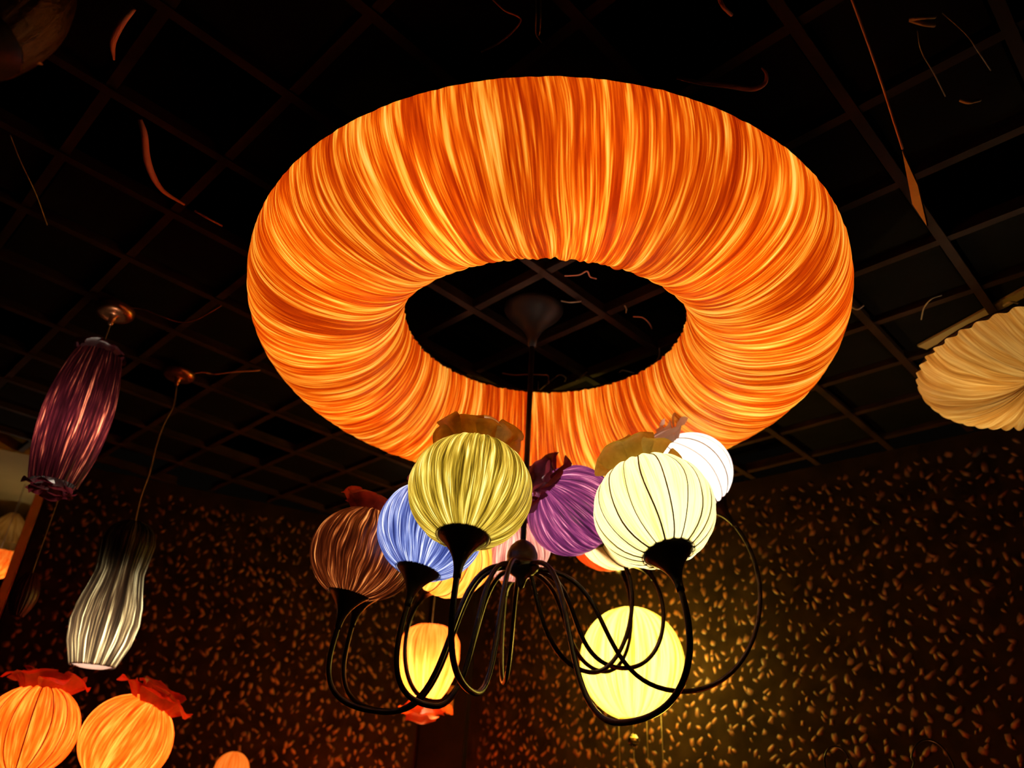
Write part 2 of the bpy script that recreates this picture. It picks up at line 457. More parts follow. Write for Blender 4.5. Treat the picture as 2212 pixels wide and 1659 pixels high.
def daubs(parent, d, n, t0, t1, z0, z1):
    cell = 0.047
    cand = []
    t = t0
    while t < t1:
        z = z0
        while z < z1:
            tt, zz = t + random.uniform(-.022, .022), z + random.uniform(-.022, .022)
            p2 = CORNER + d * tt
            P = Vector((p2.x, p2.y, zz))
            dist = (P - Vector(CAM)).length
            q = proj(P)
            vis = q is not None and 0 <= q[0] <= PW and 0 <= q[1] <= PH
            cand.append((0 if vis else 1, dist, P))
            z += cell
        t += cell
    cand.sort(key=lambda c: (c[0], c[1]))
    rot = Matrix(((d.x, n.x, 0, 0), (d.y, n.y, 0, 0), (0, 0, 1, 0), (0, 0, 0, 1)))
    SV, SF = [], []
    for i, (v, dist, P) in enumerate(cand):
        V, F, me = random.choice(daub_meshes)
        s = random.uniform(.55, 1.25)
        M = Matrix.Translation(P) @ rot @ Matrix.Scale(s, 4)
        if i < 300 and v == 0:
            part('daub', me, M, parent)
        else:
            b = len(SV)
            SV += [M @ Vector(q) for q in V]
            SF += [tuple(b + k for k in f) for f in F]
    o = part('daub_field', mesh('daub_field', SV, SF, M_DAUB, True, FA * (len(SV) // 17)), Matrix.Identity(4), parent)
    tag(o, kind='stuff')
daubs(wall_left, LDIR, LN, 0.20, POST - 0.03, 1.45, 2.94)
daubs(wall_right, RDIR, RN, 0.31, 4.2, 1.45, 2.94)

# ------------------------------------------------------------------ lamp pieces
def folds(nu, freqs, amp, seed):
    r = np.random.default_rng(seed)
    u = np.linspace(0, 2 * PI, nu, endpoint=False)
    f = np.zeros(nu)
    for k in freqs:
        f += r.uniform(.4, 1) * np.cos(k * u + r.uniform(0, 2 * PI))
    f /= max(1e-6, np.abs(f).max())
    return f * amp

def revolve(name, prof, mat, nu=160, fold=None, fold_w=None, twist=0.0, ribs=0, bulge=0.0, close=False, seed=0):
    """prof: list of (r, z); folds push the cloth in and out; 'fib' carries the thread direction."""
    prof = np.asarray(prof, float)
    nv = len(prof)
    u = np.linspace(0, 2 * PI, nu, endpoint=False)
    seg = np.hypot(*(np.diff(prof, axis=0).T)); arc = np.concatenate([[0], np.cumsum(seg)]); arc /= arc[-1]
    f = np.zeros(nu) if fold is None else fold
    if ribs:
        f = f + bulge * (np.abs(np.sin(ribs * u / 2)) - 0.62)
    V = np.zeros((nv, nu, 3)); A = np.zeros((nv, nu, 3))
    tang = np.gradient(prof, axis=0); tang /= np.linalg.norm(tang, axis=1)[:, None]
    wr = np.random.default_rng(int(abs(seed) * 100) + 11)
    wav = [(int(wr.integers(4, 40)), wr.uniform(4, 22), wr.uniform(0, 6.28)) for _ in range(9)]
    for i in range(nv):
        ua = u + sum(0.028 / m_ ** 0.8 * np.sin(m_ * u + n_ * arc[i] + p_) for m_, n_, p_ in wav) * (0.35 if nu > 500 else 1.0)
        w = 1.0 if fold_w is None else fold_w(arc[i])
        nr, nz = tang[i, 1], -tang[i, 0]
        uu = u + twist * arc[i]
        r = prof[i, 0] + nr * f * w; z = prof[i, 1] + nz * f * w
        V[i, :, 0] = r * np.cos(uu); V[i, :, 1] = r * np.sin(uu); V[i, :, 2] = z
        A[i, :, 0] = np.cos(ua); A[i, :, 1] = np.sin(ua); A[i, :, 2] = arc[i] + seed
    idx = np.arange(nv * nu).reshape(nv, nu)
    a = idx[:-1]; b = np.roll(a, -1, 1); d = idx[1:]; c = np.roll(d, -1, 1)
    F = np.stack([a, b, c, d], -1).reshape(-1, 4)
    return mesh(name, V.reshape(-1, 3), F, mat, True, A.reshape(-1, 3))

def globe_prof(R, squash=0.92, cb=0.42, ct=0.34, n=32, egg=0.0):
    t0 = math.asin(cb); t1 = PI - math.asin(ct)
    out = []
    for i in range(n):
        t = t0 + (t1 - t0) * i / (n - 1)
        out.append((R * math.sin(t) * (1 + egg * math.cos(t)), -R * squash * math.cos(t)))
    return out

def petal_mesh(mat, seed):
    r = random.Random(seed)
    V, F, A = [], [], []
    na, nb = 8, 7
    ph = r.uniform(0, 6)
    for j in range(nb):
        b = j / (nb - 1)
        w = 0.30 + 0.42 * math.sin(PI * 0.5 * min(1, b * 1.35))
        for i in range(na):
            a = -1 + 2 * i / (na - 1)
            e = math.sqrt(max(0.0, 1 - (0.86 * a) ** 2))                    # rounded tip
            bb = b * (0.45 + 0.55 * e)
            x = 0.10 + 0.62 * bb ** 1.5 + 0.09 * math.sin(3 * a + ph) * b - 0.16 * a * a * (0.3 + b)
            z = 0.85 * math.sin(bb * 2.1) + 0.06 * math.cos(4 * a + ph) * b
            V.append((x, a * w, z)); A.append((a * .5 + seed, b, b * .5))
    for j in range(nb - 1):
        for i in range(na - 1):
            k = j * na + i
            F.append((k, k + 1, k + na + 1, k + na))
    return mesh('petal', V, F, mat, True, A)
PETALS = {}
def ruffle(parent, M, mat, r0, size, n=8, up=0.0, seed=1):
    """scrunched cloth collar: loose petals round the neck of a shade, local Z outwards"""
    if mat.name not in PETALS:
        PETALS[mat.name] = [petal_mesh(mat, s) for s in range(4)]
    r = random.Random(seed)
    for ring, (m, rr, sc, tilt) in enumerate(((n, r0, 1.0, 0.42), (max(4, n - 3), r0 * 0.55, 1.0, -0.05))):
        for k in range(m):
            a = 2 * PI * (k + 0.5 * ring) / m + r.uniform(-.2, .2)
            s = size * sc * r.uniform(.8, 1.25)
            Mp = M @ Matrix.Rotation(a, 4, 'Z') @ Matrix.Translation((rr, 0, 0)) @ Matrix.Rotation(tilt + r.uniform(-.25, .25), 4, 'Y') @ Matrix.Rotation(r.uniform(-.5, .5), 4, 'Z') @ Matrix.Scale(s, 4)
            part('petal', r.choice(PETALS[mat.name]), Mp, parent)

def rib_parts(parent, M, prof, n, mat, rad=0.0016, seed=0, jit=0.03, bulge=0.0):
    r = random.Random(seed)
    for k in range(n):
        a0 = 2 * PI * k / n
        ph, am = r.uniform(0, 6), r.uniform(.2, 1) * jit
        path = []
        for i, (rr, z) in enumerate(prof[::2]):
            a = a0 + am * math.sin(i * .5 + ph)
            ro_ = rr + bulge * (abs(math.sin(n * a / 2)) - 0.62) + 0.0004
            path.append(Vector((ro_ * math.cos(a), ro_ * math.sin(a), z)))
        part('rib', tube('rib', path, rad * r.uniform(.7, 1.5), mat, 5), M, parent)

def bulb(parent, M, watts, col, rad=0.02):
    li = bpy.data.lights.new('bulb', 'POINT')
    li.energy = watts; li.color = col; li.shadow_soft_size = rad
    o = bpy.data.objects.new('bulb_light', li)
    put(o, M, parent)
    return o

WARM = (1.0, 0.80, 0.55)
NEUT = (1.0, 0.93, 0.82)

# ------------------------------------------------------------------ the big ring lamp
RX, RY, RZ = 0.0888, 1.9756, 2.8427
RMW = Matrix.Translation((RX, RY, RZ)) @ Matrix.Rotation(-0.0451, 4, 'X') @ Matrix.Rotation(-0.0108, 4, 'Y')
ring = thing('ring_lamp', RMW, 'large glowing orange pleated silk ring lamp hung under the ceiling grid', 'lamp')
Rc, Ra, Rb, Rn = 0.6575, 0.2246, 0.2249, 2.23
prof = []
for i in range(72):
    t = -PI * (i / 71)
    c, s = math.cos(t), math.sin(t)
    prof.append((Rc + Ra * math.copysign(abs(c) ** (2 / Rn), c), -Rb * abs(s) ** (2 / Rn)))
nu = 1080
fr = folds(nu, [31, 47, 58, 73, 96, 131, 177], 0.0075, 3)
me = revolve('fabric_shade', prof, M_RING, nu, fr, lambda v: 0.25 + 0.75 * min(1, 1.15 * v + .0), twist=0.10)
part('fabric_shade', me, RMW, ring)
part('top_plate', lathe('top_plate', [(Rc - Ra + 0.004, 0.0), (Rc - Ra + 0.004, 0.012), (Rc + Ra - 0.004, 0.012), (Rc + Ra - 0.004, 0.0), (Rc - Ra + 0.004, 0.0)], M_BRONZE, 120, caps=False, smooth=False), RMW, ring)
for k in range(6):
    a = 2 * PI * k / 6 + 0.5
    p = RMW @ Vector((0.68 * math.cos(a), 0.68 * math.sin(a), 0.01))
    part('hanging_wire', tube('hanging_wire', [p, Vector((p.x, p.y, CEIL + 0.004))], 0.0018, M_CORD, 5), Matrix.Identity(4), ring)
NB = 12
for k in range(NB):
    a = 2 * PI * k / NB + 0.12
    bulb(ring, RMW @ Matrix.Translation((0.655 * math.cos(a), 0.655 * math.sin(a), -0.065)), 2.0, (1.0, 0.74, 0.42), 0.035)

# ------------------------------------------------------------------ the chandelier
ROD = at_z(1153, 668, CEIL)
rx, ry = ROD.x, ROD.y
HUBZ = 2.148
CH = Matrix.Translation((rx, ry, CEIL))
ch = thing('chandelier', CH, 'dark bronze chandelier with looping arms and upturned coloured silk globes', 'chandelier')
cone = [(0.098, 0.004), (0.100, -0.006), (0.094, -0.016), (0.080, -0.032), (0.056, -0.055), (0.034, -0.082), (0.018, -0.115), (0.011, -0.15)]
part('canopy', lathe('canopy', cone, M_BRONZE, 48), CH, ch)
part('rod', tube('rod', [Vector((rx, ry, CEIL - 0.14)), Vector((rx, ry, HUBZ + 0.03))], 0.0085, M_BRONZE, 12), Matrix.Identity(4), ch)
hub = [(0.009, 0.05), (0.022, 0.043), (0.035, 0.03), (0.043, 0.012), (0.0445, 0.0), (0.043, -0.012), (0.047, -0.016), (0.050, -0.024), (0.046, -0.036), (0.034, -0.048), (0.018, -0.058), (0.012, -0.072), (0.008, -0.085), (0.003, -0.09)]
part('hub', lathe('hub', hub, M_BRONZE, 36), Matrix.Translation((rx, ry, HUBZ)), ch)

def cup_mesh(r0, ln):
    pr = []
    for i in range(12):
        t = i / 11
        pr.append((0.0085 + (r0 - 0.0085) * (1 - t) ** 2.4, -ln * t))
    return lathe('cup', [(r0 * 0.9, 0.012), (r0 * 1.02, 0.008)] + pr, M_BRONZE, 32)

LAMPS = [
    # name, px, py, radius px, lamp radius, inward tilt deg, azimuth nudge, shade mat, petal mat, ribs, watts, colour, zb, label
    ('olive', 1016, 1062, 132, .140, 12, M_OLIVE, M_P_OLIVE, 0, 1.9, NEUT, 1.74, 'olive green silk globe'),
    ('pale', 1413, 1103, 126, .140, 20, M_PALE, M_P_GOLD, 19, 2.1, NEUT, 1.70, 'pale yellow ribbed silk globe'),
    ('blue', 930, 1146, 111, .140, 12, M_BLUE, M_P_PURPLE, 0, 1.6, (1, .97, .92), 1.73, 'blue silk globe'),
    ('brown', 780, 1196, 103, .140, 9, M_BROWN, M_P_BROWN, 0, 1.3, WARM, 1.72, 'copper brown silk globe'),
    ('white', 1489, 1024, 90, .140, 46, M_WHITE, M_P_WHITE, 17, 1.9, (1, .95, .9), 1.83, 'white ribbed silk globe'),
    ('purple', 1235, 1102, 98, .143, 64, M_PURPLE, M_P_PURPLE, 0, 1.8, (1, .9, .85), 1.87, 'purple silk globe'),
    ('amber', 971, 1199, 91, .140, 50, M_AMBER, M_P_GOLD, 15, 3.0, WARM, 1.78, 'amber ribbed silk globe'),
    ('pink', 1104, 1172, 85, .140, 45, M_PINK, M_P_PURPLE, 0, 1.6, NEUT, 1.86, 'pink silk globe'),
    ('cream', 1338, 1140, 90, .140, 50, M_CREAM, M_P_GOLD, 17, 2.6, NEUT, 1.90, 'cream ribbed silk globe'),
    ('red', 1314, 1150, 84, .146, 50, M_RED, M_P_RED, 0, 1.4, WARM, 1.92, 'red orange silk globe'),
    ('copper', 802, 1204, 94, .140, 9, M_BROWN, M_P_BROWN, 0, 0.25, WARM, 1.735, None),
]
for li, (nm, px, py, rp, R, tilt, sm, pm, ribs, watts, lc, zb, lab) in enumerate(LAMPS):
    P = at_d(px, py, R * FPX / rp)
    inw = Vector((rx - P.x, ry - P.y, 0)).normalized()
    ax = Vector((0, 0, 1)) * math.cos(math.radians(tilt)) + inw * math.sin(math.radians(tilt))
    M = frame_z(P, ax, li * 0.7)
    pr = globe_prof(R)
    if ribs:
        me = revolve('lamp_shade', pr, sm, 152, folds(152, [40, 57], 0.0008, li), None, ribs=ribs, bulge=0.005, seed=li)
    else:
        me = revolve('lamp_shade', pr, sm, 200, folds(200, [23, 37, 53, 71], 0.0022, li), None, twist=random.uniform(-.15, .15), seed=li)
    sh = part('lamp_shade', me, M, ch, lab)
    if ribs:
        rib_parts(sh, M, pr, ribs, M_RIB, 0.0015, li, 0.04, 0.005)
    ruffle(sh, M @ Matrix.Translation((0, 0, R * 0.79)), pm, R * 0.34, R * (0.62 if nm == 'white' else 0.42), 8, seed=li + 5)
    cl = 0.095
    part('cup', cup_mesh(R * 0.40, cl), M @ Matrix.Translation((0, 0, -R * 0.83)), sh)
    bulb(sh, M @ Matrix.Translation((0, 0, 0.0)), watts, lc, 0.03)
    # the arm: leaves the hub, dips in a loop and comes up outside to the cup
    E = P - ax * (R * 0.83 + cl - 0.01)
    out = Vector((E.x - rx, E.y - ry, 0)); re = out.length; out.normalize()
    ro = re + 0.045
    O3 = Vector((rx, ry, 0))
    up3 = Vector((0, 0, 1))
    S = O3 + out * .03 + up3 * (HUBZ - 0.03)
    Bm = O3 + out * (.63 * ro) + up3 * zb
    def bez(a, b, c, d, n):
        return [a * (1 - t) ** 3 + b * (3 * t * (1 - t) ** 2) + c * (3 * t * t * (1 - t)) + d * t ** 3 for t in [k / n for k in range(n)]]
    path = bez(S, S + out * ((.10 if nm == 'purple' else .36) * ro) + up3 * (-.12 if nm == 'purple' else .035), Bm - out * (.36 * ro), Bm, 26)
    path += bez(Bm, Bm + out * (.36 * ro), E - ax * (.46 * (E.z - zb)), E, 26) + [E]
    part('arm', tube('arm', path, 0.0070, M_BRONZE, 8), Matrix.Identity(4), ch)

# ------------------------------------------------------------------ pendant lamps
def pendant_root(name, top, label, group=None):
    return thing(name, Matrix.Translation(top), label, 'lamp', group)

def canopy_disc(parent, top, r=0.062, h=0.022):
    pr = [(r * .98, 0.002), (r, -0.004), (r * .98, -h * .6), (r * .86, -h), (r * .5, -h * 1.1), (0.012, -h * 1.15), (0.010, -h * 2.2), (0.006, -h * 2.6)]
    part('canopy', lathe('canopy', pr, M_COPPER, 36), Matrix.Translation(top), parent)

def cord(parent, a, b, rad=0.0022, mat=None, wig=0.0, name='cord'):
    pts = [Vector(a).lerp(Vector(b), t / 6) + Vector((random.uniform(-wig, wig), random.uniform(-wig, wig), 0)) * (1 if 0 < t < 6 else 0) for t in range(7)]
    part(name, tube(name, smooth_path(pts, 4), rad, mat or M_CORD, 6), Matrix.Identity(4), parent)

def z_on_vertical(x0, y0, ypx):
    lo, hi = 0.3, 3.2
    for _ in range(40):
        m = (lo + hi) / 2
        if proj((x0, y0, m))[1] > ypx: lo = m
        else: hi = m
    return lo

# maroon barrel pendant
c = at_z(250, 668, CEIL)
r0 = pendant_root('barrel_pendant', c, 'dark maroon barrel shaped silk pendant lamp under a copper canopy at left')
canopy_disc(r0, c, 0.066, 0.026)
zt, zbm = z_on_vertical(c.x, c.y, 770), z_on_vertical(c.x, c.y, 1045)
cord(r0, (c.x, c.y, CEIL - 0.05), (c.x, c.y, zt), 0.0025)
pr = []
for i in range(36):
    t = i / 35
    pr.append((0.060 + 0.042 * math.sin(PI * (0.04 + 0.90 * t)) ** 0.8, zbm + (zt - zbm) * t))
pr = [(r_, z_ - zbm) for r_, z_ in pr]
M = Matrix.Translation((c.x, c.y, zbm))
sh = part('lamp_shade', revolve('lamp_shade', pr, M_MAROON, 200, folds(200, [17, 29, 41, 59], 0.004, 21), seed=31), M, r0)
ruffle(sh, M @ Matrix.Translation((0, 0, zt - zbm - 0.005)), M_P_MAROON, 0.042, 0.048, 8, seed=41)
ruffle(sh, M @ Matrix.Translation((0, 0, 0.005)) @ Matrix.Rotation(PI, 4, 'X'), M_P_MAROON, 0.038, 0.045, 8, seed=42)
bulb(sh, M @ Matrix.Translation((0, 0, (zt - zbm) * 0.40)), 1.7, (1, .85, .65), 0.02)

# taupe vase shaped pendant
c = at_z(388, 806, CEIL)
r0 = pendant_root('vase_pendant', c, 'taupe vase shaped silk pendant with glowing lower half and open bottom', None)
canopy_disc(r0, c, 0.062, 0.022)
zt, zbm = z_on_vertical(c.x, c.y, 1128), z_on_vertical(c.x, c.y, 1440)
cord(r0, (c.x, c.y, CEIL - 0.04), (c.x, c.y, zt), 0.0024, wig=0.012)
Hh = zt - zbm
key = [(0, .072), (.05, .082), (.15, .102), (.28, .112), (.40, .106), (.52, .090), (.62, .080), (.74, .086), (.84, .092), (.92, .082), (.975, .055), (1.0, .02)]
pr = []
for i in range(44):
    t = i / 43
    pr.append((float(np.interp(t, [k[0] for k in key], [k[1] for k in key])) * 0.98, Hh * t))
M = Matrix.Translation((c.x, c.y, zbm))
sh = part('lamp_shade', revolve('lamp_shade', pr, M_GREY, 180, folds(180, [19, 31, 43], 0.003, 22), seed=33), M, r0)
part('opening_glow_disc', lathe('opening_glow_disc', [(.002, -.006), (.04, -.004), (.069, .006), (.069, .009), (.04, 0), (.002, -.002)], M_WHITE, 36), M, r0)  # disc added to stand in for the bright open bottom
part('neck_light_block', lathe('neck_light_block', [(.058, -.004), (.060, .0), (.058, .004), (.02, .006)], M_BRONZE, 32), M @ Matrix.Translation((0, 0, Hh * .56)), r0)  # unseen disc added to keep bulb light out of the upper half
bulb(sh, M @ Matrix.Translation((0, 0, Hh * 0.20)), 2.6, (1, .93, .75), 0.02)

# small dark pendant below the barrel
P = at_d(52, 1288, 3.3)
r0 = thing('small_dark_pendant', Matrix.Translation(P), 'small unlit maroon pendant on a thin string beside the wooden post', 'lamp')
pr = [(.010 + .034 * math.sin(PI * (.08 + .84 * i / 19)), -.07 + .15 * i / 19) for i in range(20)]
part('lamp_shade', revolve('lamp_shade', pr, M_P_MAROON, 96, folds(96, [19, 31], .002, 5), seed=3.3), Matrix.Translation(P), r0)
cord(r0, P + Vector((0, 0, .075)), (P.x, P.y, CEIL + .004), .0015, M_STRING)

# globe pendants by the walls
def globe_pendant(name, px, py, rpx, R, sm, pm, ribs, watts, col, label, squash=.95, pedge=None, tilt=(0, 0), petals='top', soft=0.03, group=None, stand=False):
    P = at_d(px, py, R * FPX / rpx)
    r0 = thing(name, Matrix.Translation(P), label, 'lamp', group)
    ax = Vector((tilt[0], tilt[1], 1)).normalized()
    M = frame_z(P, ax, px)
    pr = globe_prof(R, squash, cb=.22, ct=.12)
    me = revolve('lamp_shade', pr, sm, 176, folds(176, [27, 43, 59], 0.0016 * R / .14, int(px)), ribs=ribs, bulge=0.006 * R / .14 if ribs else 0, seed=px * .01)
    sh = part('lamp_shade', me, M, r0)
    if ribs: rib_parts(sh, M, pr, ribs, M_RIBRED, 0.0016, int(px), 0.03, 0.006 * R / .14)
    if pm and petals == 'top':
        ruffle(sh, M @ Matrix.Translation((0, 0, R * .82 * squash)), pm, R * .36, R * .52, 8, seed=int(px))
    bulb(sh, M, watts, col, soft)
    if stand:
        b = P - ax * R * squash * .97
        part('cup', cup_mesh(R * .34, .08), M @ Matrix.Translation((0, 0, -R * squash * .93)), sh)
        e = b - ax * .06
        part('stem', tube('stem', smooth_path([e, e - ax * .05, Vector((P.x, P.y, e.z - .22)), Vector((P.x, P.y, .02))], 8), .007, M_BRONZE, 8), Matrix.Identity(4), r0)
        part('foot', lathe('foot', [(.09, 0), (.09, .010), (.03, .022), (.008, .04)], M_BRONZE, 32), Matrix.Translation((P.x, P.y, 0)), r0)
    else:
        cord(r0, P + ax * R * squash * .9, (P.x, P.y, CEIL + 0.004), 0.0014, M_STRING)
    return r0, P, M

r0, P, M = globe_pendant('round_pendant', 1365, 1431, 103, .2363, M_YELLOW, None, 0, 31.0, (1, .86, .36), 'round bright yellow silk pendant hanging before the spotted wall with crystal drop', squash=1.04)
zb = P.z - .2363 * 1.03
part('neck', lathe('neck', [(.055, .012), (.04, 0), (.018, -.014), (.006, -.024)], M_YELLOW, 20), Matrix.Translation((P.x, P.y, zb + .02)), r0)
part('crystal_drop', lathe('crystal_drop', [(.002, .03), (.012, .025), (.022, .012), (.025, 0), (.022, -.012), (.012, -.022), (.002, -.025)], M_CRYSTAL, 10, smooth=False), Matrix.Translation((P.x, P.y, zb - .085)), r0)
part('crystal_string', tube('crystal_string', [Vector((P.x, P.y, zb)), Vector((P.x, P.y, zb - .055))], .0016, M_STRING, 5), Matrix.Identity(4), r0)
for k, (dx, dl) in enumerate(((-.065, .9), (0.0, .8), (.06, .9), (.125, .8))):
    z0 = zb - .11 if k == 1 else zb + (0.01 if abs(dx) < .08 else .03)
    part('hanging_string', tube('hanging_string', smooth_path([Vector((P.x + dx, P.y, z0)), Vector((P.x + dx + .004, P.y, z0 - .4)), Vector((P.x + dx, P.y, z0 - dl))], 4), .0013, M_STRING, 5), Matrix.Identity(4), r0)

# tulip pendant
P = at_d(924, 1440, 3.75)
r0 = thing('tulip_pendant', Matrix.Translation(P), 'glowing orange tulip shaped silk pendant seen between the chandelier arms', 'lamp')
pr = []
for i in range(34):
    t = i / 33
    rr = float(np.interp(t, [0, .08, .2, .4, .6, .8, .93, 1.0], [.052, .066, .098, .131, .146, .143, .118, .070]))
    pr.append((rr * .97, -.170 + .350 * t))
M = Matrix.Translation(P)
sh = part('lamp_shade', revolve('lamp_shade', pr, M_TULIP, 160, folds(160, [21, 33, 47], .002, 71), seed=5.5), M, r0)
ruffle(sh, M @ Matrix.Translation((0, 0, -.140)) @ Matrix.Rotation(PI, 4, 'X'), M_P_TULIP, .045, .080, 8, seed=77)
bulb(sh, M @ Matrix.Translation((0, 0, -.035)), 10.0, (1, .74, .46), .03)
cord(r0, P + Vector((0, 0, .17)), (P.x, P.y, CEIL + .004), .0018, M_STRING)

# tangerine globes at lower left
globe_pendant('ruffled_globe_lamp', 64, 1578, 76, .15, M_PUMPKIN, M_P_RED, 16, 3.3, (1, .78, .5), 'tangerine ribbed silk globe with red ruffle cut by the left edge', tilt=(-.05, .1), squash=.95, stand=True)
globe_pendant('ruffled_globe_lamp', 274, 1598, 78, .15, M_PUMPKIN, M_P_RED, 0, 3.5, (1, .80, .52), 'tangerine crinkled silk globe with red ruffle leaning right, below the vase pendant', tilt=(.42, .05), squash=.95, stand=True)
globe_pendant('small_globe_lamp', 500, 1664, 31, .075, M_AMBER, None, 0, .25, (1, .7, .4), 'small dull amber globe showing its top at the bottom edge', squash=1.0, stand=True)
globe_pendant('red_ruffled_lamp', 830, 1772, 64, .165, M_RED, M_P_RED, 0, 20.0, (1, .7, .4), 'red ruffle top of a lamp peeping over the bottom edge', squash=.95, stand=True)

# ------------------------------------------------------------------ champagne shell lamp at right
SC = Vector((1.585, 1.905, 2.77))
r0 = thing('shell_lamp', Matrix.Translation(SC), 'champagne pleated silk shell lamp at the right edge under the ceiling', 'lamp')
pr = []
for i in range(40):
    t = -PI * (i / 39)
    cc, ss = math.cos(t), math.sin(t)
    pr.append((.195 + .150 * cc, -.115 * abs(ss) ** .9))
pl = .0085 * np.cos(44 * np.linspace(0, 2 * PI, 352, endpoint=False))
M = Matrix.Translation(SC)
sh = part('lamp_shade', revolve('lamp_shade', pr, M_SHELL, 352, pl + folds(352, [61, 83], .0015, 4), lambda v: .35 + .65 * (1 - v), twist=.5, seed=2.2), M, r0)
part('rim_hoop', lathe('rim_hoop', [(.342, 0), (.347, .006), (.342, .012), (.337, .006), (.342, 0)], M_BRONZE, 60, caps=False), M, r0)
part('stem', tube('stem', [Vector((SC.x, SC.y, SC.z - .04)), Vector((SC.x, SC.y, CEIL + .004))], .008, M_BRONZE, 10), Matrix.Identity(4), r0)
for k in range(5):
    a = 2 * PI * k / 5
    part('spoke', tube('spoke', [Vector((SC.x, SC.y, SC.z + .006)), SC + Vector((.342 * math.cos(a), .342 * math.sin(a), .006))], .003, M_BRONZE, 6), Matrix.Identity(4), r0)
part('uplight_block', lathe('uplight_block', [(.002, .030), (.20, .026), (.20, .022), (.002, .026)], M_BRONZE, 48), M, r0)  # unseen disc added to block light rising to the ceiling
for k in range(5):
    a = 2 * PI * k / 5 + .6
    bulb(sh, M @ Matrix.Translation((.195 * math.cos(a), .195 * math.sin(a), -.02)), .56, (1, .82, .54), .03)

# ------------------------------------------------------------------ shade in the upper left corner
P = at_d(-62, 10, 1.45)
r0 = thing('drum_pendant', Matrix.Translation(P), 'unlit brown silk drum lamp cut off by the upper left corner', 'lamp')
pr = [(.085 + .03 * math.sin(PI * i / 19), -.06 + .22 * i / 19) for i in range(20)]
part('lamp_shade', revolve('lamp_shade', pr, M_DARKSHADE, 120, folds(120, [21, 37], .0012, 9), seed=9), Matrix.Translation(P), r0)
part('bottom_cap', lathe('bottom_cap', [(.002, -.052), (.084, -.056), (.084, -.060), (.002, -.058)], M_BRONZE, 48), Matrix.Translation(P), r0)
q = [at_d(4, 108, 1.40), at_d(30, 116, 1.40), at_d(60, 127, 1.42), at_d(92, 140, 1.45)]
part('amber_leaf', tube('amber_leaf', smooth_path(q, 6), lambda t: .0008 + .009 * math.sin(PI * min(1, t * .9 + .1)), M_CARD, 10, .3), Matrix.Identity(4), r0)
cord(r0, P + Vector((0, 0, .15)), (P.x, P.y, CEIL + .004), .002)

# ------------------------------------------------------------------ lamps of the side room
P = at_d(12, 1166, 5.6)
r0 = thing('fan_pendant', Matrix.Translation(P), 'dim fan shaped pleated lamp in the side room behind the wooden post', 'lamp')
pr = [(.02 + .17 * (i / 15) ** .8, .16 - .26 * (i / 15) + .05 * (i / 15) ** 2) for i in range(16)]
sh = part('lamp_shade', revolve('lamp_shade', pr, M_SHELL, 160, .006 * np.cos(20 * np.linspace(0, 2 * PI, 160, endpoint=False)), seed=7), Matrix.Translation(P), r0)
bulb(sh, Matrix.Translation(P), .12, WARM, .03)
cord(r0, P + Vector((0, 0, .15)), (P.x, P.y, CEIL + .004), .002)
P2 = at_d(-12, 1222, 5.2)
r0 = thing('side_room_pendant', Matrix.Translation(P2), 'glowing orange bowl lamp in the side room at the left edge', 'lamp')
pr = [(.05 + .12 * math.sin(PI * .5 * i / 15), -.06 + .12 * i / 15) for i in range(16)]
sh = part('lamp_shade', revolve('lamp_shade', pr, M_PUMPKIN, 120, folds(120, [23, 37], .002, 91), seed=8), Matrix.Translation(P2), r0)
bulb(sh, Matrix.Translation(P2 + Vector((0, 0, .01))), 2.0, (1, .8, .5), .03)
cord(r0, P2 + Vector((0, 0, .05)), (P2.x, P2.y, CEIL + .004), .002)

# ------------------------------------------------------------------ wire stand with curled arms at lower right (unseen globes added below the frame to light the right wall)
B = at_d(1905, 1760, 2.75)
r0 = thing('curled_wire_stand', Matrix.Translation((B.x, B.y, 0)), 'black wire lamp stand whose two curled hoops rise over the lower right edge', 'lamp stand')
part('pole', tube('pole', [Vector((B.x, B.y, .02)), Vector((B.x, B.y, B.z + .02))], .008, M_BLACKWIRE, 10), Matrix.Identity(4), r0)
part('foot', lathe('foot', [(.16, 0), (.16, .012), (.05, .025), (.012, .05)], M_BLACKWIRE, 40), Matrix.Translation((B.x, B.y, 0)), r0)
for (pxc, wpx, ytop, wt, cl) in ((1804, 46, 1612, 2.6, (1, .40, .13)), (2004, 74, 1598, 3.0, (1, .40, .13))):
    top = at_d(pxc, ytop, 2.75)
    rr = wpx * .5 * 2.75 / FPX
    path = [Vector((B.x, B.y, B.z))]
    for k in range(9):
        a = PI * (k / 8)
        side = 1 if pxc > 1905 else -1
        path.append(Vector((top.x - side * rr * math.cos(a), top.y, top.z - rr * 1.3 + rr * 1.3 * math.sin(a))))
    endp = path[-1] - Vector((0, 0, .16))
    path.append(endp)
    part('hoop', tube('hoop', smooth_path(path, 6), .0030, M_BLACKWIRE, 8), Matrix.Identity(4), r0)
    Mg = Matrix.Translation(endp - Vector((0, 0, .09)))
    sh = part('lamp_shade', revolve('lamp_shade', globe_prof(.11), M_PUMPKIN, 120, folds(120, [23, 37], .0015, int(pxc)), seed=pxc * .01), Mg, r0)
    bulb(sh, Mg, wt, cl, .03)

# small wooden plate on the corner pilaster
d = ray(973, 1512)
pp = CORNER + LDIR * .06 + LN * .1
P = at_d(973, 1512, 5.0)
V, F = box_vf((-.018, -.006, -.075), (.018, .006, .075))
o = bpy.data.objects.new('wall_plate', mesh('wall_plate', V, F, M_WOOD, smooth=False))

